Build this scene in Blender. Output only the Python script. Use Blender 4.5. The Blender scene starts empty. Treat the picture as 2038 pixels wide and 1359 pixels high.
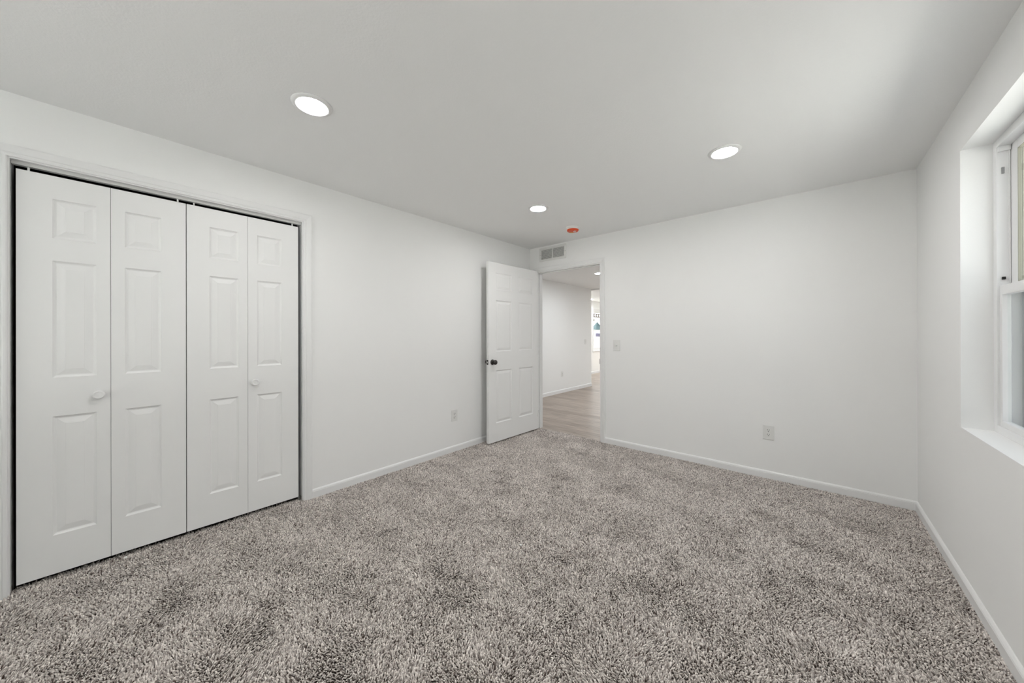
import bpy, bmesh, math, random
import numpy as np
from mathutils import Vector, Matrix

random.seed(7)
sc = bpy.context.scene
COL = sc.collection

# ---------------------------------------------------------------- camera
W, D, H = 3.5024, 3.7589, 2.44          # room: left wall x=0, back wall y=D, carpet z=0
cam_d = bpy.data.cameras.new('camera')
cam = bpy.data.objects.new('camera', cam_d)
COL.objects.link(cam)
yaw, pit, rol = 0.7151, 0.0010, -0.0024
cam_d.sensor_fit = 'HORIZONTAL'
cam_d.sensor_width = 36.0
cam_d.lens = 686.459 / 2038 * 36.0
cam_d.shift_y = -13.248 / 2038
cam_d.clip_start = 0.02
fw = Vector((-math.sin(yaw), math.cos(yaw), 0)); rt = Vector((math.cos(yaw), math.sin(yaw), 0)); up = Vector((0, 0, 1))
f2 = fw * math.cos(pit) + up * math.sin(pit)
u2 = up * math.cos(pit) - fw * math.sin(pit)
r3 = rt * math.cos(rol) + u2 * math.sin(rol)
u3 = u2 * math.cos(rol) - rt * math.sin(rol)
M = Matrix((r3, u3, -f2)).transposed().to_4x4()
M.translation = Vector((2.9325, 0, 1.2565))
cam.matrix_world = M
sc.camera = cam

# ---------------------------------------------------------------- world, exposure
LAMP = 100.0        # bedroom ceiling light lens emission
HALL = 205.0
SKY = 1.5
SUN = 18.0
sc.view_settings.view_transform = 'Standard'
sc.view_settings.look = 'None'
sc.view_settings.gamma = 1.0
sc.view_settings.exposure = 0.64
sc.view_settings.use_curve_mapping = False
w = bpy.data.worlds.new('overcast_sky'); sc.world = w
w.use_nodes = True
nt = w.node_tree
bg = nt.nodes['Background']
tc = nt.nodes.new('ShaderNodeTexCoord'); sep = nt.nodes.new('ShaderNodeSeparateXYZ')
cr = nt.nodes.new('ShaderNodeValToRGB')
nt.links.new(tc.outputs['Generated'], sep.inputs[0]); nt.links.new(sep.outputs['Z'], cr.inputs[0])
cr.color_ramp.elements[0].color = (.95, .97, 1, 1); cr.color_ramp.elements[1].color = (.80, .88, 1, 1)
nt.links.new(cr.outputs[0], bg.inputs[0])
bg.inputs[1].default_value = SKY

sun_d = bpy.data.lights.new('sun', 'SUN'); sun_d.energy = SUN; sun_d.angle = .01; sun_d.color = (1, .98, .95)
sun = bpy.data.objects.new('sun', sun_d); COL.objects.link(sun)
sun.rotation_euler = Vector((.57, -.06, -.82)).to_track_quat('-Z', 'Y').to_euler()

# ---------------------------------------------------------------- materials
def mat(name, col, rough=0.5, spec=0.3, bump=None, metal=0.0, var=0.0, vscale=3.0):
    m = bpy.data.materials.new(name); m.use_nodes = True
    n = m.node_tree.nodes; l = m.node_tree.links; b = n['Principled BSDF']
    b.inputs['Base Color'].default_value = (*col, 1)
    b.inputs['Roughness'].default_value = rough
    b.inputs['Specular IOR Level'].default_value = spec
    b.inputs['Metallic'].default_value = metal
    g = n.new('ShaderNodeNewGeometry')
    if var:
        t = n.new('ShaderNodeTexNoise'); t.inputs['Scale'].default_value = vscale; t.inputs['Detail'].default_value = 3
        l.new(g.outputs['Position'], t.inputs['Vector'])
        r = n.new('ShaderNodeValToRGB')
        r.color_ramp.elements[0].position = .3; r.color_ramp.elements[1].position = .7
        r.color_ramp.elements[0].color = tuple(c * (1 - var) for c in col) + (1,)
        r.color_ramp.elements[1].color = tuple(min(1, c * (1 + var)) for c in col) + (1,)
        l.new(t.outputs[0], r.inputs[0]); l.new(r.outputs[0], b.inputs['Base Color'])
    if bump:
        sc_, st, dist = bump
        t = n.new('ShaderNodeTexNoise'); t.inputs['Scale'].default_value = sc_; t.inputs['Detail'].default_value = 4
        l.new(g.outputs['Position'], t.inputs['Vector'])
        bp = n.new('ShaderNodeBump'); bp.inputs['Strength'].default_value = st; bp.inputs['Distance'].default_value = dist
        l.new(t.outputs[0], bp.inputs['Height']); l.new(bp.outputs[0], b.inputs['Normal'])
    return m

def emit(name, col, s):
    m = bpy.data.materials.new(name); m.use_nodes = True
    n = m.node_tree.nodes; b = n['Principled BSDF']
    b.inputs['Base Color'].default_value = (.9, .9, .9, 1)
    b.inputs['Emission Color'].default_value = (*col, 1)
    b.inputs['Emission Strength'].default_value = s
    t = n.new('ShaderNodeTexNoise'); t.inputs['Scale'].default_value = 60
    r = n.new('ShaderNodeMapRange'); r.inputs[3].default_value = s * .98; r.inputs[4].default_value = s * 1.02
    m.node_tree.links.new(t.outputs[0], r.inputs[0]); m.node_tree.links.new(r.outputs[0], b.inputs['Emission Strength'])
    return m

def glass_mat(name, tint=(1, 1, 1), refl=.06):
    m = bpy.data.materials.new(name); m.use_nodes = True
    n = m.node_tree.nodes; l = m.node_tree.links; n.clear()
    o = n.new('ShaderNodeOutputMaterial'); mx = n.new('ShaderNodeMixShader')
    tr = n.new('ShaderNodeBsdfTransparent'); gl = n.new('ShaderNodeBsdfGlossy'); fr = n.new('ShaderNodeMath'); fr.operation = 'MULTIPLY_ADD'
    lw = n.new('ShaderNodeLayerWeight'); lw.inputs['Blend'].default_value = .5
    pw = n.new('ShaderNodeMath'); pw.operation = 'POWER'; pw.inputs[1].default_value = 6
    l.new(lw.outputs['Facing'], pw.inputs[0]); l.new(pw.outputs[0], fr.inputs[0]); fr.inputs[1].default_value = .5; fr.inputs[2].default_value = .02
    tr.inputs[0].default_value = (*tint, 1); gl.inputs['Roughness'].default_value = .02
    l.new(fr.outputs[0], mx.inputs[0]); l.new(tr.outputs[0], mx.inputs[1]); l.new(gl.outputs[0], mx.inputs[2]); l.new(mx.outputs[0], o.inputs[0])
    return m

def screen_mat():
    m = bpy.data.materials.new('insect_screen'); m.use_nodes = True
    n = m.node_tree.nodes; l = m.node_tree.links; n.clear()
    o = n.new('ShaderNodeOutputMaterial'); mx = n.new('ShaderNodeMixShader')
    tr = n.new('ShaderNodeBsdfTransparent'); df = n.new('ShaderNodeBsdfDiffuse'); df.inputs[0].default_value = (.22, .20, .24, 1)
    ge = n.new('ShaderNodeNewGeometry'); nz = n.new('ShaderNodeTexNoise'); nz.inputs['Scale'].default_value = 900
    l.new(ge.outputs['Position'], nz.inputs['Vector'])
    mr = n.new('ShaderNodeMapRange'); mr.inputs[3].default_value = .3; mr.inputs[4].default_value = .5
    l.new(nz.outputs[0], mr.inputs[0]); l.new(mr.outputs[0], mx.inputs[0])
    l.new(tr.outputs[0], mx.inputs[1]); l.new(df.outputs[0], mx.inputs[2]); l.new(mx.outputs[0], o.inputs[0])
    return m

WALLC = (.93, .93, .92)
m_wall = mat('wall_paint', WALLC, .75, .2, bump=(140, .12, .002))
m_ceil = mat('ceiling_paint', (.955, .955, .95), .85, .1, bump=(110, .25, .003))
m_trim = mat('trim_paint', (.88, .88, .875), .35, .4, bump=(60, .03, .001))
m_door = mat('door_paint', (.90, .90, .89), .45, .35, bump=(90, .05, .001))
m_closet = mat('closet_shade_dark', (.06, .055, .06), .9, .1, bump=(90, .1, .002))  # shade inside the closet is put into this near-black colour
m_vinyl = mat('white_vinyl', (.88, .88, .88), .3, .5, bump=(40, .02, .001))
m_screenframe = mat('lavender_grey_aluminium', (.50, .48, .53), .5, .4, bump=(80, .05, .001))
m_beige = mat('beige_vinyl', (.30, .29, .235), .5, .3, bump=(80, .05, .001))
m_plate = mat('white_plastic', (.83, .83, .81), .35, .4, bump=(200, .02, .0005))
m_slot = mat('dark_slot', (.02, .02, .02), .6, .2, bump=(200, .05, .0005))
m_bronze = mat('dark_bronze', (.055, .05, .048), .38, .5, metal=.6, bump=(120, .1, .0005))
m_steel = mat('bright_steel', (.75, .74, .72), .3, .5, metal=1, bump=(150, .05, .0005))
m_track = mat('galvanised_track', (.72, .72, .70), .4, .4, bump=(120, .05, .0005))
m_vent = mat('vent_enamel', (.82, .82, .80), .4, .4, bump=(150, .04, .0005))
m_ventdark = mat('duct_darkness', (.10, .10, .10), .9, .1, bump=(50, .1, .001))
m_orange = mat('orange_plastic', (.80, .09, .02), .45, .4, var=.08, vscale=60)
m_yellow = mat('yellow_label_paper', (.85, .55, .12), .6, .2, var=.05, vscale=80)
m_whiteprint = mat('white_print', (.9, .85, .8), .6, .2, var=.03, vscale=80)
m_grey_label = mat('grey_label', (.35, .35, .36), .6, .2, var=.1, vscale=300)
m_paper = mat('white_paper', (.9, .9, .88), .8, .1, bump=(300, .2, .001))
m_lens = emit('ceiling_light_lens', (1, .992, .982), LAMP)
m_lens2 = emit('living_light_lens', (.93, .97, 1), HALL)
m_glass = glass_mat('window_glass', (.97, .99, .98))
m_screen = screen_mat()

def wood_floor():
    m = bpy.data.materials.new('wood_planks'); m.use_nodes = True
    n = m.node_tree.nodes; l = m.node_tree.links; b = n['Principled BSDF']
    g = n.new('ShaderNodeNewGeometry')
    br = n.new('ShaderNodeTexBrick'); br.inputs['Scale'].default_value = 1
    br.inputs['Brick Width'].default_value = 1.2; br.inputs['Row Height'].default_value = .15
    br.inputs['Mortar Size'].default_value = .0012; br.inputs['Bias'].default_value = 0
    br.inputs['Color1'].default_value = (.34, .275, .23, 1); br.inputs['Color2'].default_value = (.47, .405, .35, 1)
    br.inputs['Mortar'].default_value = (.16, .12, .09, 1)
    l.new(g.outputs['Position'], br.inputs['Vector'])
    mp = n.new('ShaderNodeMapping'); mp.inputs['Scale'].default_value = (2.5, 26, 1)
    l.new(g.outputs['Position'], mp.inputs[0])
    nz = n.new('ShaderNodeTexNoise'); nz.inputs['Scale'].default_value = 1.6; nz.inputs['Detail'].default_value = 6; nz.inputs['Distortion'].default_value = .4
    l.new(mp.outputs[0], nz.inputs['Vector'])
    r = n.new('ShaderNodeValToRGB'); r.color_ramp.elements[0].position = .3; r.color_ramp.elements[1].position = .72
    r.color_ramp.elements[0].color = (.70, .68, .66, 1); r.color_ramp.elements[1].color = (1.18, 1.17, 1.15, 1)
    l.new(nz.outputs[0], r.inputs[0])
    mx = n.new('ShaderNodeMix'); mx.data_type = 'RGBA'; mx.blend_type = 'MULTIPLY'; mx.inputs[0].default_value = 1
    l.new(br.outputs[0], mx.inputs[6]); l.new(r.outputs[0], mx.inputs[7]); l.new(mx.outputs[2], b.inputs['Base Color'])
    b.inputs['Roughness'].default_value = .38; b.inputs['Specular IOR Level'].default_value = .4
    bp = n.new('ShaderNodeBump'); bp.inputs['Strength'].default_value = .15; bp.inputs['Distance'].default_value = .002
    l.new(nz.outputs[0], bp.inputs['Height']); l.new(bp.outputs[0], b.inputs['Normal'])
    return m
m_wood = wood_floor()

def siding(name, c1, board):
    m = bpy.data.materials.new(name); m.use_nodes = True
    n = m.node_tree.nodes; l = m.node_tree.links; b = n['Principled BSDF']
    g = n.new('ShaderNodeNewGeometry'); nz = n.new('ShaderNodeTexNoise'); nz.inputs['Scale'].default_value = 2.5
    l.new(g.outputs['Position'], nz.inputs['Vector'])
    r = n.new('ShaderNodeValToRGB')
    r.color_ramp.elements[0].color = tuple(c * .9 for c in c1) + (1,); r.color_ramp.elements[1].color = tuple(c * 1.08 for c in c1) + (1,)
    l.new(nz.outputs[0], r.inputs[0]); l.new(r.outputs[0], b.inputs['Base Color']); b.inputs['Roughness'].default_value = .8
    return m

# ---------------------------------------------------------------- helpers
def setp(o, label=None, cat=None, group=None, kind=None):
    if label: o['label'] = label
    if cat: o['category'] = cat
    if group: o['group'] = group
    if kind: o['kind'] = kind
    return o

def obj(name, bm, m, parent=None, loc=None, smooth=False):
    me = bpy.data.meshes.new(name)
    bmesh.ops.recalc_face_normals(bm, faces=bm.faces)
    bm.to_mesh(me); bm.free()
    for mm in (m if isinstance(m, (list, tuple)) else [m]): me.materials.append(mm)
    if smooth:
        for p in me.polygons: p.use_smooth = True
    o = bpy.data.objects.new(name, me); COL.objects.link(o)
    if parent: o.parent = parent
    if loc: o.location = loc
    return o

def empty(name, loc, rz=0.0):
    o = bpy.data.objects.new(name, None); COL.objects.link(o)
    o.location = loc; o.rotation_euler = (0, 0, rz); o.empty_display_size = .05
    return o

def box(bm, x0, x1, y0, y1, z0, z1, bev=0.0, mi=0):
    r = bmesh.ops.create_cube(bm, size=1)
    vs = r['verts']
    bmesh.ops.scale(bm, verts=vs, vec=(abs(x1 - x0), abs(y1 - y0), abs(z1 - z0)))
    bmesh.ops.translate(bm, verts=vs, vec=((x0 + x1) / 2, (y0 + y1) / 2, (z0 + z1) / 2))
    fs = set(f for v in vs for f in v.link_faces)
    for f in fs: f.material_index = mi
    if bev:
        es = list({e for v in vs for e in v.link_edges})
        bmesh.ops.bevel(bm, geom=es, offset=bev, segments=2, affect='EDGES', profile=.5)
    return bm

def B(*a, **k):
    return box(bmesh.new(), *a, **k)

def lathe(prof, seg=48, axis='z', loc=(0, 0, 0), bm=None, mi=0):
    """prof = [(r, h), ...]; closed where r = 0"""
    bm = bm or bmesh.new()
    rings = []
    for r, h in prof:
        if r < 1e-6:
            rings.append([bm.verts.new((0, 0, h))])
        else:
            rings.append([bm.verts.new((r * math.cos(2 * math.pi * i / seg), r * math.sin(2 * math.pi * i / seg), h)) for i in range(seg)])
    new = [v for r in rings for v in r]
    for a, b in zip(rings, rings[1:]):
        for i in range(seg):
            j = (i + 1) % seg
            if len(a) == 1 and len(b) == 1: continue
            if len(a) == 1: f = bm.faces.new((a[0], b[i], b[j]))
            elif len(b) == 1: f = bm.faces.new((a[i], a[j], b[0]))
            else: f = bm.faces.new((a[i], a[j], b[j], b[i]))
            f.material_index = mi
    if axis == 'x': bmesh.ops.rotate(bm, verts=new, matrix=Matrix.Rotation(math.pi / 2, 3, 'Y'))
    if axis == '-y': bmesh.ops.rotate(bm, verts=new, matrix=Matrix.Rotation(math.pi / 2, 3, 'X'))
    if axis == 'y': bmesh.ops.rotate(bm, verts=new, matrix=Matrix.Rotation(-math.pi / 2, 3, 'X'))
    bmesh.ops.translate(bm, verts=new, vec=loc)
    return bm

def sweep(bm, prof, pts, frame, closed_ends=True):
    """prof points (o, t); pts = list of functions (o, t) -> xyz, one per mitred station"""
    rings = [[bm.verts.new(fn(o, t)) for o, t in prof] for fn in pts]
    n = len(prof)
    for a, b in zip(rings, rings[1:]):
        for i in range(n):
            j = (i + 1) % n
            bm.faces.new((a[i], a[j], b[j], b[i]))
    bm.faces.new(rings[0]); bm.faces.new(list(reversed(rings[-1])))
    return bm

CASE = [(0, 0), (0, .008), (.004, .0105), (.012, .0115), (.016, .0095), (.022, .0125), (.040, .016), (.050, .017), (.0565, .0155), (.058, .012), (.058, 0)]
BASE = [(0, 0), (0, .0125), (.045, .0125), (.049, .0105), (.052, .0115), (.057, .008), (.061, .0045), (.063, 0)]   # (height, thickness)

def baseboard(name, p0, p1, nrm, m=None, z0=-0.006, end_cut=(0, 0)):
    """along p0->p1 (2-D), thickness towards nrm; end_cut shortens by thickness * k (mitre)"""
    p0 = Vector(p0); p1 = Vector(p1); nv = Vector(nrm); d = (p1 - p0).normalized()
    bm = bmesh.new()
    fn0 = lambda h, t: (*(p0 + d * (t * end_cut[0]) + nv * t), z0 + h)
    fn1 = lambda h, t: (*(p1 - d * (t * end_cut[1]) + nv * t), z0 + h)
    prof = [(h if h == 0 else h - z0, t) for h, t in BASE]
    sweep(bm, prof, [fn0, fn1], None)
    return setp(obj(name, bm, m or m_trim), kind='structure')

def wall(name, boxes, m=None, label=None):
    bm = bmesh.new()
    for b in boxes: box(bm, *b)
    return setp(obj(name, bm, m or m_wall), label, 'wall', kind='structure')

# ---------------------------------------------------------------- shell
YR = -2.2           # rear wall, behind the camera
CY0, CY1, CZ = -0.346, 0.950, 2.134      # closet opening
OX0, OX1, OZ = 0.114, 1.058, 2.112       # doorway opening
WY0, WY1, WZ0, WZ1 = 1.60, 2.808, 0.785, 2.184
T = .11
HXL, HY1 = -1.22, 7.80
FX = -2.5
HZ, FZ = 2.40, 2.37
HX1 = 2.4
FY1 = 12.8
wall('wall_left', [(-T, 0, YR - T, CY0, -.05, H), (-T, 0, CY1, D, -.05, H), (-T, 0, CY0, CY1, CZ, H)],
     label='white wall with the bifold closet and one outlet')
wall('wall_back', [(HXL - .1, OX0, D, D + T, -.05, H + .05), (OX1, W + .2, D, D + T, -.05, H + .05), (OX0, OX1, D, D + T, OZ, H + .05)],
     label='white wall pierced by the open doorway to the wood-floored hall')
wall('wall_right', [(W, W + .2, YR - T, WY0, -.05, H), (W, W + .2, WY1, D, -.05, H), (W, W + .2, WY0, WY1, -.05, WZ0), (W, W + .2, WY0, WY1, WZ1, H)],
     label='white wall with the deep-set window')
GX0, GX1, GZ0, GZ = .45, 3.05, .50, 2.12      # wide window added behind the viewpoint for more daylight
wall('wall_rear', [(0, GX0, YR - T, YR, -.05, H), (GX1, W, YR - T, YR, -.05, H), (GX0, GX1, YR - T, YR, GZ, H), (GX0, GX1, YR - T, YR, -.05, GZ0)], label='white wall with an added daylight window behind the viewpoint')
setp(obj('ceiling', B(-T, W + .2, YR - T, D + T, H, H + .1), m_ceil), 'flat white lightly textured bedroom ceiling with recessed lights', 'ceiling', kind='structure')
setp(obj('floor', B(-T, W + .2, YR - T, D + .035, -.11, -.012), mat('carpet_backing', (.09, .075, .065), .95, .05, bump=(300, .3, .002))),  # backing coloured dark to deepen the shade between tufts
     'flat backing under the bedroom carpet', 'floor', kind='structure')
# closet box
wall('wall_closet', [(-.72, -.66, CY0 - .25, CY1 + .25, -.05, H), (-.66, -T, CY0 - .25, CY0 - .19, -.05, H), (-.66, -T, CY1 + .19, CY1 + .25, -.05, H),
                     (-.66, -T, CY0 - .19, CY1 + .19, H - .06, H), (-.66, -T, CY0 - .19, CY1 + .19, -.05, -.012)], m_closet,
     'closet interior with shade put into its dark colour, seen through the gaps round the bifold doors')
# hall and living room beyond the doorway
setp(obj('floor_hall', B(FX - .15, HX1, D + .035, FY1, -.11, -.015), m_wood), 'brown wood plank floor beyond the doorway', 'floor', kind='structure')
setp(obj('ceiling_hall', B(HXL - .1, HX1, D + T, HY1, HZ, HZ + .15), m_ceil), 'white hall ceiling with one round light', 'ceiling', kind='structure')
setp(obj('ceiling_living', B(FX - .15, HX1, HY1, FY1, FZ, FZ + .18), m_ceil), 'bright white ceiling of the far room', 'ceiling', kind='structure')
wall('wall_hall', [(HXL - .1, HXL, D + T, HY1, -.11, HZ)], label='long white hall wall with a switch and an outlet')
FWY0, FWY1, FWZ0, FWZ1 = 10.34, 11.75, .74, 2.09
wall('wall_living', [(FX - .15, FX, HY1 - .3, FWY0, -.11, FZ), (FX - .15, FX, FWY1, FY1, -.11, FZ), (FX - .15, FX, FWY0, FWY1, -.11, FWZ0), (FX - .15, FX, FWY0, FWY1, FWZ1, FZ),
                     (FX, HXL - .1, HY1 - .3, HY1 - .2, -.11, FZ)], label='bright far wall with a window, beyond the hall')
wall('wall_living_end', [(FX - .15, HX1, FY1, FY1 + .1, -.11, FZ), (HX1, HX1 + .1, D + T, FY1 + .1, -.11, HZ)], label='white end walls of the far room')

# ---------------------------------------------------------------- trim
def casing_x(name, x, y0, y1, z1, nx, zb=-.004, lab=''):
    """casing round an opening in a wall x = const, facing nx"""
    bm = bmesh.new()
    r = .006
    st = [lambda o, t: (x + nx * t, y0 + r - o, zb), lambda o, t: (x + nx * t, y0 + r - o, z1 - r + o),
          lambda o, t: (x + nx * t, y1 - r + o, z1 - r + o), lambda o, t: (x + nx * t, y1 - r + o, zb)]
    sweep(bm, CASE, st, None)
    return setp(obj(name, bm, m_trim), lab, 'trim', kind='structure')

def casing_y(name, y, x0, x1, z1, ny, zb=-.004, lab=''):
    bm = bmesh.new()
    r = .006
    st = [lambda o, t: (x0 + r - o, y + ny * t, zb), lambda o, t: (x0 + r - o, y + ny * t, z1 - r + o),
          lambda o, t: (x1 - r + o, y + ny * t, z1 - r + o), lambda o, t: (x1 - r + o, y + ny * t, zb)]
    sweep(bm, CASE, st, None)
    return setp(obj(name, bm, m_trim), lab, 'trim', kind='structure')

casing_x('trim_1', 0, CY0, CY1, CZ, 1, lab='white moulded casing round the bifold closet')
casing_y('trim_2', D, OX0, OX1, OZ, -1, lab='white casing round the doorway')
# jamb linings
bm = bmesh.new()
for a in ((-T, .002, CY0, CY0 + .012, -.012, CZ), (-T, .002, CY1 - .012, CY1, -.012, CZ), (-T, .002, CY0 + .012, CY1 - .012, CZ - .012, CZ)): box(bm, *a)
setp(obj('trim_3', bm, m_trim), 'white jamb lining inside the closet opening', 'trim', kind='structure')
bm = bmesh.new()
for a in ((OX0, OX0 + .014, D - .002, D + T + .002, -.015, OZ), (OX1 - .014, OX1, D - .002, D + T + .002, -.015, OZ), (OX0 + .014, OX1 - .014, D - .002, D + T + .002, OZ - .014, OZ),
          (OX0 + .014, OX0 + .023, D + .04, D + .075, -.015, OZ - .014), (OX1 - .023, OX1 - .014, D + .04, D + .075, -.015, OZ - .014), (OX0 + .023, OX1 - .023, D + .04, D + .075, OZ - .026, OZ - .014)):
    box(bm, *a, bev=.001)
setp(obj('trim_4', bm, m_trim), 'white jamb lining with door stop inside the doorway', 'trim', kind='structure')

cw = .052
baseboard('baseboard_left', (0, CY1 + cw), (0, D), (1, 0), end_cut=(0, 1))
baseboard('baseboard_left_front', (0, YR), (0, CY0 - cw), (1, 0))
baseboard('baseboard_back', (OX1 + cw, D), (W, D), (0, -1), end_cut=(0, 1))
baseboard('baseboard_right', (W, YR), (W, D), (-1, 0), end_cut=(0, 1))
baseboard('baseboard_rear', (0, YR), (W, YR), (0, 1))
baseboard('baseboard_hall', (HXL, D + T), (HXL, HY1), (1, 0), z0=-.015)
baseboard('baseboard_living', (FX, HY1 - .2), (FX, FY1), (1, 0), z0=-.015)
for o in list(COL.objects):
    if o.name.startswith('baseboard'):
        o['category'] = 'baseboard'
LB = {'baseboard_left': 'low white baseboard between the closet and the open door', 'baseboard_left_front': 'short white baseboard before the closet',
      'baseboard_back': 'low white baseboard under the outlet to the right of the doorway', 'baseboard_right': 'low white baseboard under the window wall',
      'baseboard_rear': 'white baseboard behind the viewpoint', 'baseboard_hall': 'white baseboard along the hall wall above the wood floor',
      'baseboard_living': 'white baseboard under the far room window'}
for k, v in LB.items(): bpy.data.objects[k]['label'] = v

# ---------------------------------------------------------------- panelled door leaf
def leaf_bm(w_, h, t, panels):
    """local: x along the width 0..w, z 0..h, front at y = 0 (normal -y), back at y = t"""
    bm = bmesh.new()
    xs = sorted({0, w_} | {p[0] for p in panels} | {p[1] for p in panels})
    zs = sorted({0, h} | {p[2] for p in panels} | {p[3] for p in panels})
    cache = {}
    def V(x, y, z):
        k = (round(x, 6), round(y, 6), round(z, 6))
        if k not in cache: cache[k] = bm.verts.new(k)
        return cache[k]
    def quad(a, b, c, d):
        try: bm.faces.new((a, b, c, d))
        except ValueError: pass
    for side in (0, 1):
        y = lambda dep: (dep if side == 0 else t - dep)
        for i in range(len(xs) - 1):
            for j in range(len(zs) - 1):
                x0, x1, z0, z1 = xs[i], xs[i + 1], zs[j], zs[j + 1]
                cx, cz = (x0 + x1) / 2, (z0 + z1) / 2
                hit = [p for p in panels if p[0] < cx < p[1] and p[2] < cz < p[3]]
                if not hit:
                    quad(V(x0, y(0), z0), V(x1, y(0), z0), V(x1, y(0), z1), V(x0, y(0), z1))
        for p in panels:
            rings = [(0, 0), (.003, .0035), (.009, .0075), (.013, .008), (.036, .0025), (.041, .0018), (.0415, .0012)]
            prev = None
            for ins, dep in rings:
                x0, x1, z0, z1 = p[0] + ins, p[1] - ins, p[2] + ins, p[3] - ins
                if prev is None:
                    gx = [x for x in xs if x0 - 1e-9 <= x <= x1 + 1e-9]; gz = [z for z in zs if z0 - 1e-9 <= z <= z1 + 1e-9]
                    cur = [V(x0, y(dep), z0), V(x1, y(dep), z0), V(x1, y(dep), z1), V(x0, y(dep), z1)]
                else:
                    cur = [V(x0, y(dep), z0), V(x1, y(dep), z0), V(x1, y(dep), z1), V(x0, y(dep), z1)]
                    for k in range(4):
                        quad(prev[k], prev[(k + 1) % 4], cur[(k + 1) % 4], cur[k])
                prev = cur
            quad(*prev)
    for i in range(len(xs) - 1):
        for z in (0, h): quad(V(xs[i], 0, z), V(xs[i + 1], 0, z), V(xs[i + 1], t, z), V(xs[i], t, z))
    for j in range(len(zs) - 1):
        for x in (0, w_): quad(V(x, 0, zs[j]), V(x, 0, zs[j + 1]), V(x, t, zs[j + 1]), V(x, t, zs[j]))
    return bm

# bifold doors: two pairs.  plane: front face at x = XD, facing +x
XD = -.018
ZB, ZT = .032, 2.083
PZ = [(.23, .843), (1.043, 1.646), (1.762, 1.965)]
def bifold(name, y0, ym, y1, outer_first, lab, knob_y, knob_z):
    e = empty(name, (XD, (y0 + y1) / 2, 0))
    setp(e, lab, 'door', kind='structure')
    for k, (a, b) in enumerate(((y0, ym - .0008), (ym + .0008, y1))):
        wd = b - a
        m0, m1 = ((.108, .050) if k == 0 else (.052, .108))
        ps = [(m0, wd - m1, z0 - ZB, z1 - ZB) for z0, z1 in PZ]
        bm = leaf_bm(wd, ZT - ZB, .034, ps)
        # local x -> world y, local y -> world -x
        bmesh.ops.transform(bm, matrix=Matrix(((0, -1, 0, 0), (1, 0, 0, a - (y0 + y1) / 2), (0, 0, 1, ZB), (0, 0, 0, 1))), verts=bm.verts)
        obj('door_leaf', bm, m_door, e)
    # round knob with a dished face
    kn = lathe([(0, 0), (.008, 0), (.008, .012), (.020, .015), (.0235, .019), (.0235, .022), (.019, .026), (.0165, .0255), (.012, .0235), (.006, .0242), (0, .0246)], 40, 'x',
               (0, knob_y - (y0 + y1) / 2, knob_z))
    obj('knob', kn, m_trim, e, smooth=True)
    # top pivot pins reaching into the track
    for py in (y0 + .035, y1 - .035):
        obj('pivot_pin', lathe([(0, ZT - .005), (.0042, ZT - .005), (.0042, ZT + .022), (0, ZT + .022)], 16, 'z', (-.017, py - (y0 + y1) / 2, 0)), m_plate, e)
    return e
bifold('door_1', -.3185, -.0145, .2915, True, 'left pair of white bifold closet panels, nearest the viewpoint', -.058, .937)
bifold('door_2', .2955, .6045, .9155, False, 'right pair of white bifold closet panels, beside the plain wall', .643, .932)
# overhead track
t = empty('bifold_track', (-.035, (CY0 + CY1) / 2, CZ - .012))
setp(t, 'white metal bifold track under the closet header', 'track')
cyl = (CY1 - CY0) / 2 - .013
bm = bmesh.new()
box(bm, .008, .0095, -cyl, cyl, -.016, 0); box(bm, -.0165, -.015, -cyl, cyl, -.016, 0); box(bm, -.015, .008, -cyl, cyl, -.0012, 0)
box(bm, .002, .008, -cyl, cyl, -.016, -.0148); box(bm, -.015, -.009, -cyl, cyl, -.016, -.0148)
obj('channel', bm, m_track, t)
for yy in (-cyl + .03, cyl - .03):
    obj('pivot_bracket', B(-.013, .006, yy - .02, yy + .02, -.0148, -.0013, bev=.001), m_track, t)
# floor pivot brackets at the outer jambs
for s, yy, nm in ((1, CY0 + .012, 'beside the left jamb'), (-1, CY1 - .012, 'beside the right jamb')):
    b_ = bmesh.new()
    box(b_, -.055, -.018, *sorted((yy, yy + s * .045)), 0.0, .003, bev=.0008); box(b_, -.055, -.018, *sorted((yy, yy + s * .002)), 0.0, .03)
    setp(obj('floor_pivot_bracket', b_, m_steel), 'small bright metal pivot bracket at the closet foot ' + nm, 'bracket', 'closet floor brackets')

# ---------------------------------------------------------------- room door, open against the left wall
FA, HB = Vector((.146, 2.80)), Vector((.174, 3.705))
dl = (HB - FA).length; ang = math.atan2(HB.y - FA.y, HB.x - FA.x)
rd = empty('door_3', (FA.x, FA.y, .013), ang)     # local x from the free edge to the hinge, local -y faces the room
setp(rd, 'white six-panel room door standing open with a dark knob', 'door', kind='structure')
DH = 2.093
c1, c2, c3, c4 = .120, .388, .522, .795
pz = [(.215, .832), (1.052, 1.652), (1.775, 1.975)]
ps = [(a, b, z0, z1) for a, b in ((c1, c2), (c3, c4)) for z0, z1 in pz]
bm = leaf_bm(dl, DH, .035, ps)
obj('door_slab', bm, m_door, rd)
kx, kz = .060, .932
rose = lathe([(0, 0), (.032, 0), (.032, .004), (.028, .008), (.013, .010), (.0125, .012), (0, .012)], 40, '-y', (kx, 0, kz))
kn = obj('door_knob', rose, m_bronze, rd, smooth=True); kn['label'] = 'dark bronze round knob on a round rose'
ball = lathe([(0, .011), (.011, .011), (.011, .026), (.018, .030), (.026, .038), (.0285, .048), (.026, .058), (.018, .064), (.008, .066), (0, .066)], 40, '-y', (kx, 0, kz))
obj('knob_ball', ball, m_bronze, kn, smooth=True)
ball = lathe([(0, 0), (.032, 0), (.032, .004), (.013, .010), (.011, .026), (.026, .038), (.0285, .048), (.026, .058), (.008, .066), (0, .066)], 40, 'y', (kx, .035, kz))
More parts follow.
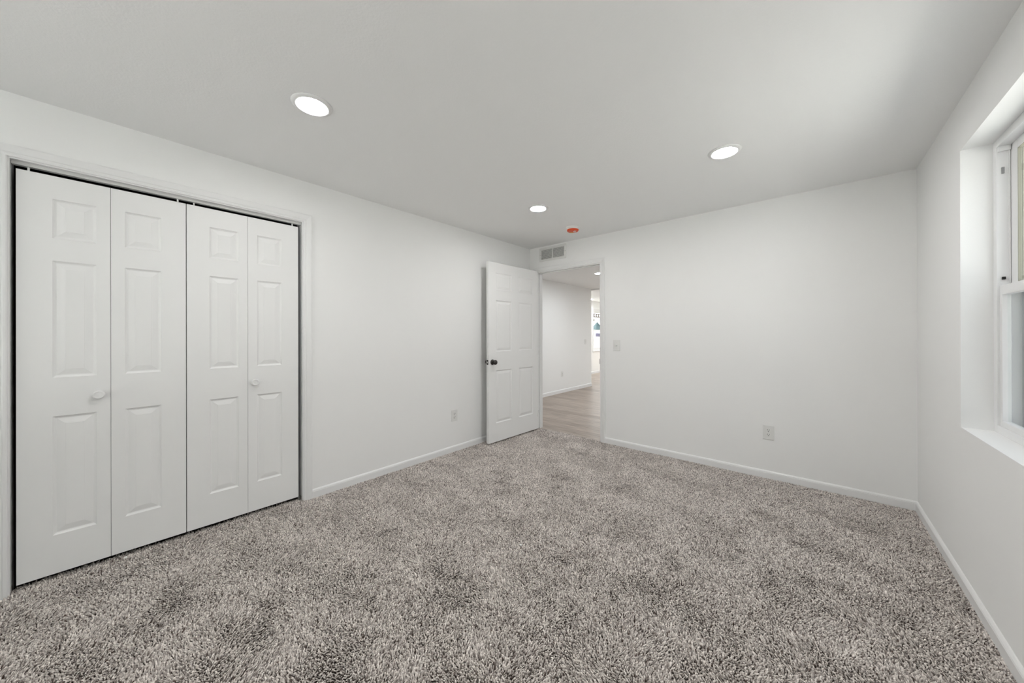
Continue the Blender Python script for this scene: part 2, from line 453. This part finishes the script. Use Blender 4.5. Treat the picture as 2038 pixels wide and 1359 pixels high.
obj('door_knob', ball, m_bronze, rd, smooth=True)
lp = obj('latch_plate', B(-.0015, 0, .006, .029, kz - .028, kz + .028, bev=.0006), m_bronze, rd); lp['label'] = 'dark latch plate on the door edge'
obj('latch_bolt', B(-.011, 0, .011, .024, kz - .009, kz + .009, bev=.002), m_steel, lp)
for hz in (.20, 1.03, 1.86):
    hg = bmesh.new()
    lathe([(0, -.045), (.006, -.045), (.006, .045), (0, .045)], 16, 'z', (dl + .004, -.003, hz), bm=hg)
    hi = obj('hinge', hg, m_trim, rd, smooth=False)
# strike plate on the jamb
setp(obj('strike_plate', B(OX1 - .0165, OX1 - .0135, D - .006, D + .030, .915, .975, bev=.0006), m_bronze), 'dark strike plate on the doorway jamb', 'strike plate')

# ---------------------------------------------------------------- ceiling lights
def ceiling_light(loc, lab, grp, lens, proto=None):
    if proto:
        e = proto.copy(); COL.objects.link(e); e.location = loc
        for ch in proto.children:
            c = ch.copy(); COL.objects.link(c); c.parent = e
    else:
        e = empty('ceiling_light', loc)
        tr = lathe([(.069, -.001), (.071, -.009), (.076, -.0105), (.086, -.007), (.0925, -.0035), (.094, 0), (.069, 0)], 64)
        obj('trim_ring', tr, m_trim, e, smooth=True)
        ln = lathe([(0, -.0095), (.03, -.0092), (.055, -.0075), (.066, -.005), (.069, -.002)], 64)
        obj('lens', ln, lens, e, smooth=True)
    setp(e, lab, 'ceiling light', grp)
    return e
G = 'round recessed ceiling lights in the bedroom'
p0 = ceiling_light((1.00, .665, H), 'round lit ceiling light above the closet, largest in view', G, m_lens)
ceiling_light((2.51, 2.587, H), 'round lit ceiling light on the window side of the ceiling', G, m_lens, p0)
ceiling_light((1.012, 2.587, H), 'small round lit ceiling light in front of the smoke detector', G, m_lens, p0)
ceiling_light((2.51, .665, H), 'round lit ceiling light above the viewpoint', G, m_lens, p0)
G2 = 'round ceiling lights beyond the doorway'
h0 = ceiling_light((-.035, 5.87, HZ), 'round lit light on the hall ceiling, seen through the doorway', G2, m_lens2)
ceiling_light((-2.23, 9.66, FZ), 'lit light on the far room ceiling', G2, m_lens2, h0)
for k, (x, y) in enumerate(((1.3, 5.87), (1.3, 8.2), (-.4, 9.75), (1.3, 10.5), (-.4, 11.7), (-2.0, 11.9))):  # unseen lights added to brighten the rooms beyond the doorway
    ceiling_light((x, y, HZ if y < HY1 else FZ), 'round light added out of sight to brighten the living area', G2, m_lens2, h0)

# ---------------------------------------------------------------- smoke detector with an orange dust cover
sd = empty('smoke_detector', (.955, 3.30, H))
setp(sd, 'white ceiling smoke detector with an orange-red face near the doorway', 'smoke detector')
obj('base', lathe([(0, 0), (.072, 0), (.072, -.008), (.069, -.011), (.066, -.026), (.062, -.028), (0, -.028)], 56), m_plate, sd, smooth=False)
cv = obj('dust_cover', lathe([(0, -.028), (.063, -.028), (.062, -.040), (.057, -.045), (0, -.047)], 56), m_orange, sd); cv['label'] = 'orange-red plastic dust cover'
RR, UU = Vector((.755, .656, 0)), Vector((.656, -.755, 0))    # reading directions of the print
def face_strip(bm, r0, r1, u0, u1, z0, z1, skew=0.0):
    vs = []
    for z in (z0, z1):
        for r, u in ((r0, u0), (r1, u0), (r1 + skew, u1), (r0 + skew, u1)):
            p = RR * r + UU * u; vs.append(bm.verts.new((p.x, p.y, z)))
    for f_ in ((0, 1, 2, 3), (4, 5, 6, 7), (0, 1, 5, 4), (1, 2, 6, 5), (2, 3, 7, 6), (3, 0, 4, 7)): bm.faces.new([vs[i] for i in f_])
lb = bmesh.new(); face_strip(lb, -.028, .014, -.052, -.036, -.0475, -.0455)
q = obj('cover_label', lb, m_yellow, cv); q['label'] = 'yellow strip on the orange cover'
mk = bmesh.new()
face_strip(mk, .024, .030, -.030, .030, -.0485, -.0462); face_strip(mk, .006, .036, -.012, -.005, -.0485, -.0462); face_strip(mk, .006, .012, -.005, .030, -.0485, -.0462, skew=.006)
obj('printed_mark', mk, m_whiteprint, cv)

# ---------------------------------------------------------------- air vent over the doorway
VX0, VX1, VZ0, VZ1 = .166, .586, 2.238, 2.420
av = empty('air_vent', ((VX0 + VX1) / 2, D, (VZ0 + VZ1) / 2))
setp(av, 'white louvred air return grille above the doorway', 'air vent')
hw, hh = (VX1 - VX0) / 2, (VZ1 - VZ0) / 2
bm = bmesh.new()
f = .028
box(bm, -hw, hw, -.008, 0, hh - f, hh, bev=.002); box(bm, -hw, hw, -.008, 0, -hh, -hh + f, bev=.002)
box(bm, -hw, -hw + f + .004, -.008, 0, -hh + f, hh - f, bev=.002); box(bm, hw - f - .004, hw, -.008, 0, -hh + f, hh - f, bev=.002)
obj('frame', bm, m_vent, av)
obj('divider', B(-.006, .006, -.007, 0, -hh + f, hh - f, bev=.001), m_vent, av)
obj('duct_backing', B(-hw + f, hw - f, -.0008, 0, -hh + f, hh - f), m_ventdark, av)
nb = 11
for k in range(nb):
    z = -hh + f + (k + .5) * (2 * (hh - f)) / nb
    lb = B(-hw + f + .004, hw - f - .004, -.0045, .0045, -.0006, .0006)
    bmesh.ops.rotate(lb, verts=lb.verts, matrix=Matrix.Rotation(math.radians(-38), 3, 'X')); bmesh.ops.translate(lb, verts=lb.verts, vec=(0, -.0045, z))
    obj('louvre', lb, m_vent, av)
for s in (-1, 1):
    obj('screw', lathe([(0, 0), (.004, 0), (.003, .0015), (0, .002)], 16, '-y', (s * (hw - .014), -.008, 0)), m_grey_label, av)
obj('lever', B(-.004, .004, -.016, -.008, -hh + .012, -hh + .026, bev=.001), m_vinyl, av)

# ---------------------------------------------------------------- outlets and switches
def plate(name, loc, rz, lab, cat, kind, wd=.080, ht=.122, grp=None):
    """local: plate in the xz plane facing -y"""
    e = empty(name, loc, rz); setp(e, lab, cat, grp)
    obj('cover_plate', B(-wd / 2, wd / 2, -.006, 0, -ht / 2, ht / 2, bev=.002), m_plate, e)
    if kind == 'outlet':
        for s in (-1, 1):
            rc = obj('receptacle', lathe([(0, 0), (.017, 0), (.0165, .002), (0, .0022)], 32, '-y', (0, -.006, s * .0195)), m_plate, e)
            sl = bmesh.new()
            box(sl, -.0080, -.0055, -.0088, -.0081, s * .0195 - .001, s * .0195 + .009)
            box(sl, .0055, .0080, -.0088, -.0081, s * .0195 + .000, s * .0195 + .008)
            lathe([(0, .0081), (.0032, .0081), (.0032, .0088), (0, .0088)], 16, '-y', (0, 0, s * .0195 - .0085), bm=sl)
            obj('slots', sl, m_slot, rc)
        obj('screw', lathe([(0, 0), (.003, 0), (.0025, .001), (0, .0012)], 16, '-y', (0, -.006, 0)), m_steel, e)
    else:
        obj('toggle_frame', B(-.006, .006, -.0066, -.006, -.0135, .0135), m_slot if False else m_plate, e)
        tg = B(-.0042, .0042, -.016, 0, -.005, .005, bev=.001)
        bmesh.ops.rotate(tg, verts=tg.verts, matrix=Matrix.Rotation(math.radians(28), 3, 'X')); bmesh.ops.translate(tg, verts=tg.verts, vec=(0, -.005, .001))
        obj('toggle', tg, m_plate, e)
        for s in (-1, 1): obj('screw', lathe([(0, 0), (.003, 0), (.0025, .001), (0, .0012)], 16, '-y', (0, -.006, s * .030)), m_steel, e)
    return e
GO = 'wall outlets'
plate('wall_outlet', (0, 2.418, .387), math.pi / 2, 'white outlet low on the closet wall beside the open door', 'outlet', 'outlet', grp=GO)
plate('wall_outlet', (2.645, D, .399), 0, 'white duplex outlet low on the wall to the right of the doorway', 'outlet', 'outlet', grp=GO)
plate('wall_outlet', (HXL, 6.46, .395), math.pi / 2, 'small white outlet low on the hall wall', 'outlet', 'outlet', grp=GO)
plate('light_switch', (1.252, D, 1.137), 0, 'white toggle light switch beside the doorway', 'light switch', 'switch', grp='light switches')
plate('light_switch', (HXL, 7.50, 1.093), math.pi / 2, 'small white switch on the hall wall near its far end', 'light switch', 'switch', grp='light switches')

# ---------------------------------------------------------------- window
XW = W + .10
def rect_frame(bm, x0, x1, y0, y1, z0, z1, sy, sz0, sz1, bev=.0015):
    box(bm, x0, x1, y0, y0 + sy, z0, z1, bev=bev); box(bm, x0, x1, y1 - sy, y1, z0, z1, bev=bev)
    box(bm, x0, x1, y0 + sy, y1 - sy, z0, z0 + sz0, bev=bev); box(bm, x0, x1, y0 + sy, y1 - sy, z1 - sz1, z1, bev=bev)
wn = empty('window_1', (XW, (WY0 + WY1) / 2, WZ0))
setp(wn, 'white vinyl sash window set deep in the wall', 'window', kind='structure')
cy_ = (WY0 + WY1) / 2; hy = (WY1 - WY0) / 2; hz_ = WZ1 - WZ0
bm = bmesh.new(); rect_frame(bm, 0, .098, -hy, hy, 0, hz_, .040, .035, .037)
fr = obj('window_frame', bm, m_vinyl, wn)
ji = hy - .040
# stepped parting strips
bm = bmesh.new()
for s in (-1, 1):
    box(bm, .0345, .0385, *sorted((s * ji, s * (ji - .006))), .035, hz_ - .037)
obj('parting_bead', bm, m_vinyl, wn)
# lower sash (inner track)
SM = 1.486 - WZ0
bm = bmesh.new(); rect_frame(bm, .008, .034, -ji, ji, .035, SM, .028, .026, .044)
ls = obj('lower_sash', bm, m_vinyl, wn)
obj('glass_pane', B(.0225, .0245, -ji + .027, ji - .027, .060, SM - .043), m_glass, ls)
obj('sash_lock', B(.002, .030, -.03, .03, SM, SM + .012, bev=.003), m_vinyl, ls)
# upper sash (outer track)
bm = bmesh.new(); rect_frame(bm, .040, .0520, -ji, ji, SM - .040, hz_ - .037, .070, .040, .042)
us = obj('upper_sash', bm, m_vinyl, wn)
obj('glass_pane', B(.0455, .0475, -ji + .069, ji - .069, SM, hz_ - .078), m_glass, us)
# head stop and tilt clips in the side channel
obj('track_stop', B(.003, .038, ji - .016, ji, hz_ - .062, hz_ - .037, bev=.001), m_vinyl, wn)
st_ = obj('track_sticker', B(.014, .022, ji - .0066, ji - .0004, 2.018 - WZ0, 2.048 - WZ0), m_grey_label, wn); st_['label'] = 'small grey sticker in the side channel'
c_ = obj('tilt_clip', B(.014, .024, ji - .010, ji, 1.515 - WZ0, 1.528 - WZ0, bev=.001), m_slot, wn); c_['label'] = 'small dark clip in the side channel'
# outer beige stop and half screen
bm = bmesh.new(); rect_frame(bm, .0412, .0525, -ji + .068, ji - .068, SM - .002, hz_ - .077, .0035, .003, .003, bev=.0005)
g_ = obj('glazing_bead', bm, m_beige, us); g_['label'] = 'beige outer glazing bead'
bm = bmesh.new(); rect_frame(bm, .062, .072, -ji, ji, SM - .02, hz_ - .037, .042, .02, .02, bev=.0008)
o_ = obj('storm_stop', bm, m_beige, wn); o_['label'] = 'beige outer stop behind the upper sash'
bm = bmesh.new(); rect_frame(bm, .070, .080, -ji, ji, .037, SM, .032, .022, .02, bev=.001)
sf = obj('screen_frame', bm, m_screenframe, wn); sf['label'] = 'lavender-grey screen frame'
obj('insect_screen', B(.0745, .0752, -ji + .03, ji - .03, .055, SM - .018), m_screen, sf)

# unseen sliding window added to the rear wall to brighten the room
pd = empty('added_daylight_window', ((GX0 + GX1) / 2, YR - .08, GZ0))
setp(pd, 'wide white sliding window added behind the viewpoint for daylight', 'window', kind='structure')
gh = (GX1 - GX0) / 2; gz = GZ - GZ0
for s_, yo in ((-1, 0), (1, .04)):
    bm = bmesh.new(); a, b = (-gh, .03) if s_ < 0 else (-.03, gh)
    box(bm, a, a + .05, yo - .018, yo + .018, 0, gz, bev=.002); box(bm, b - .05, b, yo - .018, yo + .018, 0, gz, bev=.002)
    box(bm, a + .05, b - .05, yo - .018, yo + .018, 0, .05, bev=.002); box(bm, a + .05, b - .05, yo - .018, yo + .018, gz - .05, gz, bev=.002)
    q = obj('sliding_sash', bm, m_vinyl, pd)
    obj('glass_pane', B(a + .045, b - .045, yo - .003, yo + .003, .045, gz - .045), m_glass, q)

setp(obj('sky_blocker_roof', B(-1.2, W + 1.2, YR - 2.6, YR - T, 2.46, 2.58), m_timb := mat('sky_blocker_timber', (.30, .26, .22), .8, .1, var=.1, vscale=6)), 'timber roof added to block sky outside the rear window', 'sky blocker', kind='structure')  # unseen roof added to keep sky light off the rear window
pf = empty('sky_blocker_fence', (-4, YR - 9, -.2)); setp(pf, 'tall timber fence added to block low sky outside the rear window', 'fence')  # unseen fence added to cut off the low sky
obj('fence_boards', B(0, 14, 0, .04, 0, 2.6), m_timb, pf)

# far room window
fw_ = empty('window_2', (FX, (FWY0 + FWY1) / 2, FWZ0))
setp(fw_, 'white window on the far wall seen through the doorway', 'window', kind='structure')
hy2 = (FWY1 - FWY0) / 2; hz2 = FWZ1 - FWZ0
bm = bmesh.new(); rect_frame(bm, -.10, -.02, -hy2, hy2, 0, hz2, .05, .05, .05); obj('window_frame', bm, m_vinyl, fw_)
bm = bmesh.new(); rect_frame(bm, -.06, -.03, -hy2 + .05, hy2 - .05, .05, hz2 / 2 + .02, .04, .05, .04); s1 = obj('lower_sash', bm, m_vinyl, fw_)
obj('glass_pane', B(-.046, -.044, -hy2 + .09, hy2 - .09, .10, hz2 / 2 - .02), m_glass, s1)
bm = bmesh.new(); rect_frame(bm, -.095, -.065, -hy2 + .05, hy2 - .05, hz2 / 2 - .02, hz2 - .05, .04, .04, .05); s1 = obj('upper_sash', bm, m_vinyl, fw_)
obj('glass_pane', B(-.081, -.079, -hy2 + .09, hy2 - .09, hz2 / 2 + .02, hz2 - .10), m_glass, s1)
bm = bmesh.new()
r0 = lambda o: .005 - o
st = [lambda o, t: (t, -hy2 + .005 - o, -.06), lambda o, t: (t, -hy2 + .005 - o, hz2 - .005 + o), lambda o, t: (t, hy2 - .005 + o, hz2 - .005 + o), lambda o, t: (t, hy2 - .005 + o, -.06)]
sweep(bm, CASE, st, None); box(bm, 0, .03, -hy2 - .06, hy2 + .06, -.03, -.005, bev=.003)
obj('window_casing', bm, m_trim, fw_)

# ---------------------------------------------------------------- outdoors
setp(obj('ground', B(-8, W + .2 + 6, -20, YR - T, -.5, -.2), bpy.data.materials.get('patio') or mat('bounce_concrete', (.78, .77, .76), .9, .1, var=.08, vscale=1.5)), 'pale ground added to bounce sunlight in through the rear window', 'ground', kind='structure')  # bright slab added to throw sunlight up onto the bedroom ceiling
setp(obj('ground', B(W + .2, 40, YR - T, 60, -.5, -.45), mat('pale_concrete', (.55, .54, .52), .9, .1, var=.12, vscale=1.5)), 'pale ground outside the window', 'ground', kind='structure')
setp(obj('ground', B(-40, FX - .15, -20, 60, -.5, -.45), mat('winter_grass', (.42, .42, .34), .95, .1, var=.15, vscale=2)), 'pale ground outside the far window', 'ground', kind='structure')
nb_ = empty('neighbour_house', (7.5, 20, -.45))
setp(nb_, 'pale blue-grey clapboard house outside the bedroom window', 'house')
bm = bmesh.new(); box(bm, 0, 6, -6, 9, 0, 6)
obj('house_wall', bm, siding('blue_grey_clapboard', (.13, .14, .155), .15), nb_)
m_cl = siding('clapboard_paint', (.15, .165, .18), .15)
for k in range(38):
    z = .05 + k * .155
    bm = bmesh.new(); q = [bm.verts.new(p) for p in ((0, -6.02, z), (-.03, -6.05, z), (0, -6.02, z + .155), (0, 9, z), (-.03, 9, z), (0, 9, z + .155), (6.02, -6.02, z), (6.02, -6.05, z), (6.02, -6.02, z + .155))]
    bm.faces.new((q[0], q[1], q[4], q[3])); bm.faces.new((q[1], q[2], q[5], q[4])); bm.faces.new((q[1], q[7], q[8], q[2])); bm.faces.new((q[0], q[6], q[7], q[1]))
    obj('clapboard', bm, m_cl, nb_)
m_mv = siding('mauve_shutter_paint', (.10, .075, .09), .1)
for z0, z1 in ((1.6, 2.6), (3.4, 4.6)):
    q = obj('shutter', B(-.07, -.03, -3.6, -2.2, z0, z1), m_mv, nb_)
fe = empty('board_fence', (5.62, 9.6, -.45))
setp(fe, 'dark mauve-grey board fence outside the bedroom window', 'fence')
m_f = siding('mauve_grey_boards', (.12, .10, .13), .1)
for k in range(6):
    obj('board', B(k * .30, k * .30 + .285, -.01, .015, 0, 1.95, bev=.003), m_f, fe)
obj('rail', B(0, 1.785, .015, .05, .4, .49), m_f, fe); obj('rail', B(0, 1.785, .015, .05, 1.5, 1.59), m_f, fe)

# garden beyond the far window
GXX = -6.0
setp(obj('garden_wall', B(GXX - .08, GXX + .08, 15, 22, -.45, 1.165), mat('pinkish_render', (.62, .56, .54), .9, .1, var=.08, vscale=4)), 'low pinkish-white garden wall outside the far window', 'garden wall')
pb = bmesh.new(); box(pb, -.09, .09, -.15, .15, 0, .19, bev=.012)
setp(obj('planter_box', pb, mat('dark_slate_plastic', (.10, .09, .15), .6, .3, var=.1, vscale=5), loc=(GXX, 17.58, 1.165)), 'dark slate-blue box standing on the pinkish garden wall', 'planter')
um = empty('garden_umbrella', (GXX - .55, 18.52, -.45)); setp(um, 'teal pointed umbrella outside the far window', 'umbrella')
obj('canopy', lathe([(0, 2.47), (.02, 2.45), (.22, 2.22), (.43, 2.02), (.425, 2.01), (.05, 2.40), (0, 2.42)], 10), mat('teal_fabric', (.032, .056, .062), .8, .1, var=.12, vscale=6), um)
obj('pole', lathe([(0, 0), (.22, 0), (.22, .04), (.02, .06), (.018, 2.42), (0, 2.42)], 16), m_track, um)
pg = empty('timber_pergola', (GXX - .1, 17.0, -.45)); setp(pg, 'brown timber pergola outside the far window', 'pergola')
m_tim = mat('brown_timber', (.10, .07, .05), .8, .1, var=.25, vscale=8)
obj('beam', B(-.2, -.14, 0, 3.2, 2.70, 2.755), m_tim, pg); obj('beam', B(-.2, -.14, 0, 3.2, 2.87, 2.90), m_tim, pg)
for k in range(12): obj('rafter', B(-.19, -.15, .06 + k * .27, .10 + k * .27, 2.755, 2.87), m_tim, pg)
for yy in (-.08, 3.2): obj('post', B(-.21, -.13, yy, yy + .08, 0, 2.92), m_tim, pg)
hp = empty('hanging_plant', (GXX - .27, 17.36, 1.78)); setp(hp, 'olive hanging plant under the timber pergola', 'plant')
bs = bmesh.new()
for k in range(90):
    a = random.random() * 6.28; r = random.random() ** .5 * .13; z = random.random() * .22
    p = Vector((r * math.cos(a), r * math.sin(a), .15 + z)); n_ = Vector((random.gauss(0, 1), random.gauss(0, 1), random.gauss(0, 1))).normalized(); t_ = n_.orthogonal().normalized() * .045; b2 = n_.cross(t_) * .6
    vs = [bs.verts.new(p + t_), bs.verts.new(p + b2 + n_ * .01), bs.verts.new(p - t_), bs.verts.new(p - b2 + n_ * .01)]; bs.faces.new(vs)
obj('foliage', bs, mat('olive_leaves', (.13, .12, .04), .8, .1, var=.3, vscale=20), hp)
obj('pot', lathe([(0, .06), (.07, .06), (.10, .17), (.09, .17), (0, .16)], 20), m_tim, hp)
obj('hook', lathe([(0, .16), (.003, .16), (.003, .465), (0, .465)], 8), m_track, hp)

# ---------------------------------------------------------------- carpet flecks
for k, (x, y, lab) in enumerate(((1.622, 1.583, 'tiny white fleck lying in the middle of the carpet'), (.030, .040, 'tiny white fleck on the carpet at the foot of the closet'))):
    bm = bmesh.new(); bmesh.ops.create_icosphere(bm, subdivisions=1, radius=.0085)
    for v in bm.verts: v.co += Vector((random.gauss(0, .001), random.gauss(0, .001), random.gauss(0, .001)))
    bmesh.ops.scale(bm, verts=bm.verts, vec=(1.2, .8, .6))
    setp(obj('paper_fleck', bm, m_paper, loc=(x, y, .008 if k == 0 else .017)), lab, 'paper fleck', 'white flecks on the carpet')

# ---------------------------------------------------------------- carpet pile
def carpet():
    rng = np.random.default_rng(3)
    sp = .0060
    nx = int(W / sp); y0, y1 = -.55, D + .0; ny = int((y1 - y0) / sp)
    gx, gy = np.meshgrid(np.arange(nx) + .5, np.arange(ny) + .5)
    gx = gx + (gy.astype(int) % 2) * .5
    px = gx.ravel() * sp; py = y0 + gy.ravel() * sp
    # strip inside the doorway
    sx, sy = np.meshgrid(np.arange(int((OX1 - OX0 - .03) / sp)) + .5, np.arange(5) + .5)
    px = np.concatenate([px, OX0 + .015 + sx.ravel() * sp]); py = np.concatenate([py, D + sy.ravel() * sp])
    # strip running under the closet doors
    sx, sy = np.meshgrid(np.arange(int(.075 / sp)) + .5, np.arange(int((CY1 - CY0 - .03) / sp)) + .5)
    px = np.concatenate([px, -sx.ravel() * sp + .012]); py = np.concatenate([py, CY0 + .015 + sy.ravel() * sp])
    n = len(px)
    px = px + rng.normal(0, sp * .30, n); py = py + rng.normal(0, sp * .30, n)
    inside = (py > CY0 + .014) & (py < CY1 - .014)
    px = np.where(inside, np.minimum(px, W - .012), np.clip(px, .012, W - .012))
    def field(seed, scale, octv=4):
        r = np.random.default_rng(seed); out = np.zeros(n); amp = 1.
        for o in range(octv):
            for k in range(7):
                a = r.uniform(0, 2 * np.pi); fq = 2 * np.pi / scale * (2 ** o) * r.uniform(.7, 1.4)
                out += amp * np.sin((px * np.cos(a) + py * np.sin(a)) * fq + r.uniform(0, 6.28)) / 2.6
            amp *= .68
        return out
    lx = field(11, .42) * .36 + rng.normal(0, .38, n); ly = field(12, .42) * .38 + rng.normal(0, .38, n)
    hgt = 0.0100 + .0012 * field(13, .4) + rng.normal(0, .0019, n)
    hgt = np.clip(hgt, .004, .0150) + np.where((py > CY0) & (py < CY1), .010 * np.exp(-(np.maximum(px, 0) / .035) ** 2), 0)
    rb = .0029 * rng.uniform(.75, 1.25, n)
    a0 = rng.uniform(0, 2 * np.pi, n)
    S = 4
    levels = [(0.0, .8, 0.0), (.80, 1.0, .8)]
    NV = len(levels) * S + 1
    verts = np.zeros((n, NV, 3))
    for li, (hf, rf, lf) in enumerate(levels):
        for k in range(S):
            a = a0 + 2 * np.pi * k / S + li * .5
            verts[:, li * S + k, 0] = px + lx * hgt * lf + rb * rf * np.cos(a)
            verts[:, li * S + k, 1] = py + ly * hgt * lf + rb * rf * np.sin(a)
            verts[:, li * S + k, 2] = -.0115 + hgt * hf
    verts[:, NV - 1, 0] = px + lx * hgt; verts[:, NV - 1, 1] = py + ly * hgt; verts[:, NV - 1, 2] = -.0115 + hgt * 1.0
    quads = [(k, (k + 1) % S, S + (k + 1) % S, S + k) for k in range(S)]
    tris = [(S + k, S + (k + 1) % S, 2 * S) for k in range(S)]
    base = (np.arange(n) * NV)[:, None]
    q = (base[:, :, None] + np.array(quads)[None]).reshape(n, -1)
    t = (base[:, :, None] + np.array(tris)[None]).reshape(n, -1)
    loops = np.concatenate([q, t], axis=1).ravel().astype(np.int32)
    tot = np.tile(np.array([4] * len(quads) + [3] * len(tris), dtype=np.int32), n)
    start = np.concatenate([[0], np.cumsum(tot)[:-1]]).astype(np.int32)
    me = bpy.data.meshes.new('carpet_pile')
    me.vertices.add(n * NV); me.vertices.foreach_set('co', verts.reshape(-1).astype(np.float32))
    me.loops.add(len(loops)); me.loops.foreach_set('vertex_index', loops)
    me.polygons.add(len(tot)); me.polygons.foreach_set('loop_start', start)
    me.polygons.foreach_set('use_smooth', np.ones(len(tot), dtype=bool))
    tint = np.repeat(np.clip(rng.normal(.62, .27, n), 0, 1), NV).astype(np.float32)
    at = me.attributes.new('tint', 'FLOAT', 'POINT'); at.data.foreach_set('value', tint)
    me.update(calc_edges=True)
    m = bpy.data.materials.new('carpet_yarn'); m.use_nodes = True
    nn = m.node_tree.nodes; l = m.node_tree.links; b = nn['Principled BSDF']
    A = nn.new('ShaderNodeAttribute'); A.attribute_name = 'tint'
    r = nn.new('ShaderNodeValToRGB')
    r.color_ramp.elements[0].color = (.13, .095, .08, 1); r.color_ramp.elements[1].color = (1.0, .93, .875, 1)
    l.new(A.outputs['Fac'], r.inputs[0]); l.new(r.outputs[0], b.inputs['Base Color'])
    b.inputs['Roughness'].default_value = .9; b.inputs['Specular IOR Level'].default_value = .1
    me.materials.append(m)
    o = bpy.data.objects.new('carpet_pile', me); COL.objects.link(o)
    setp(o, 'grey-beige cut-pile carpet covering the whole bedroom floor', 'carpet', kind='stuff')
carpet()
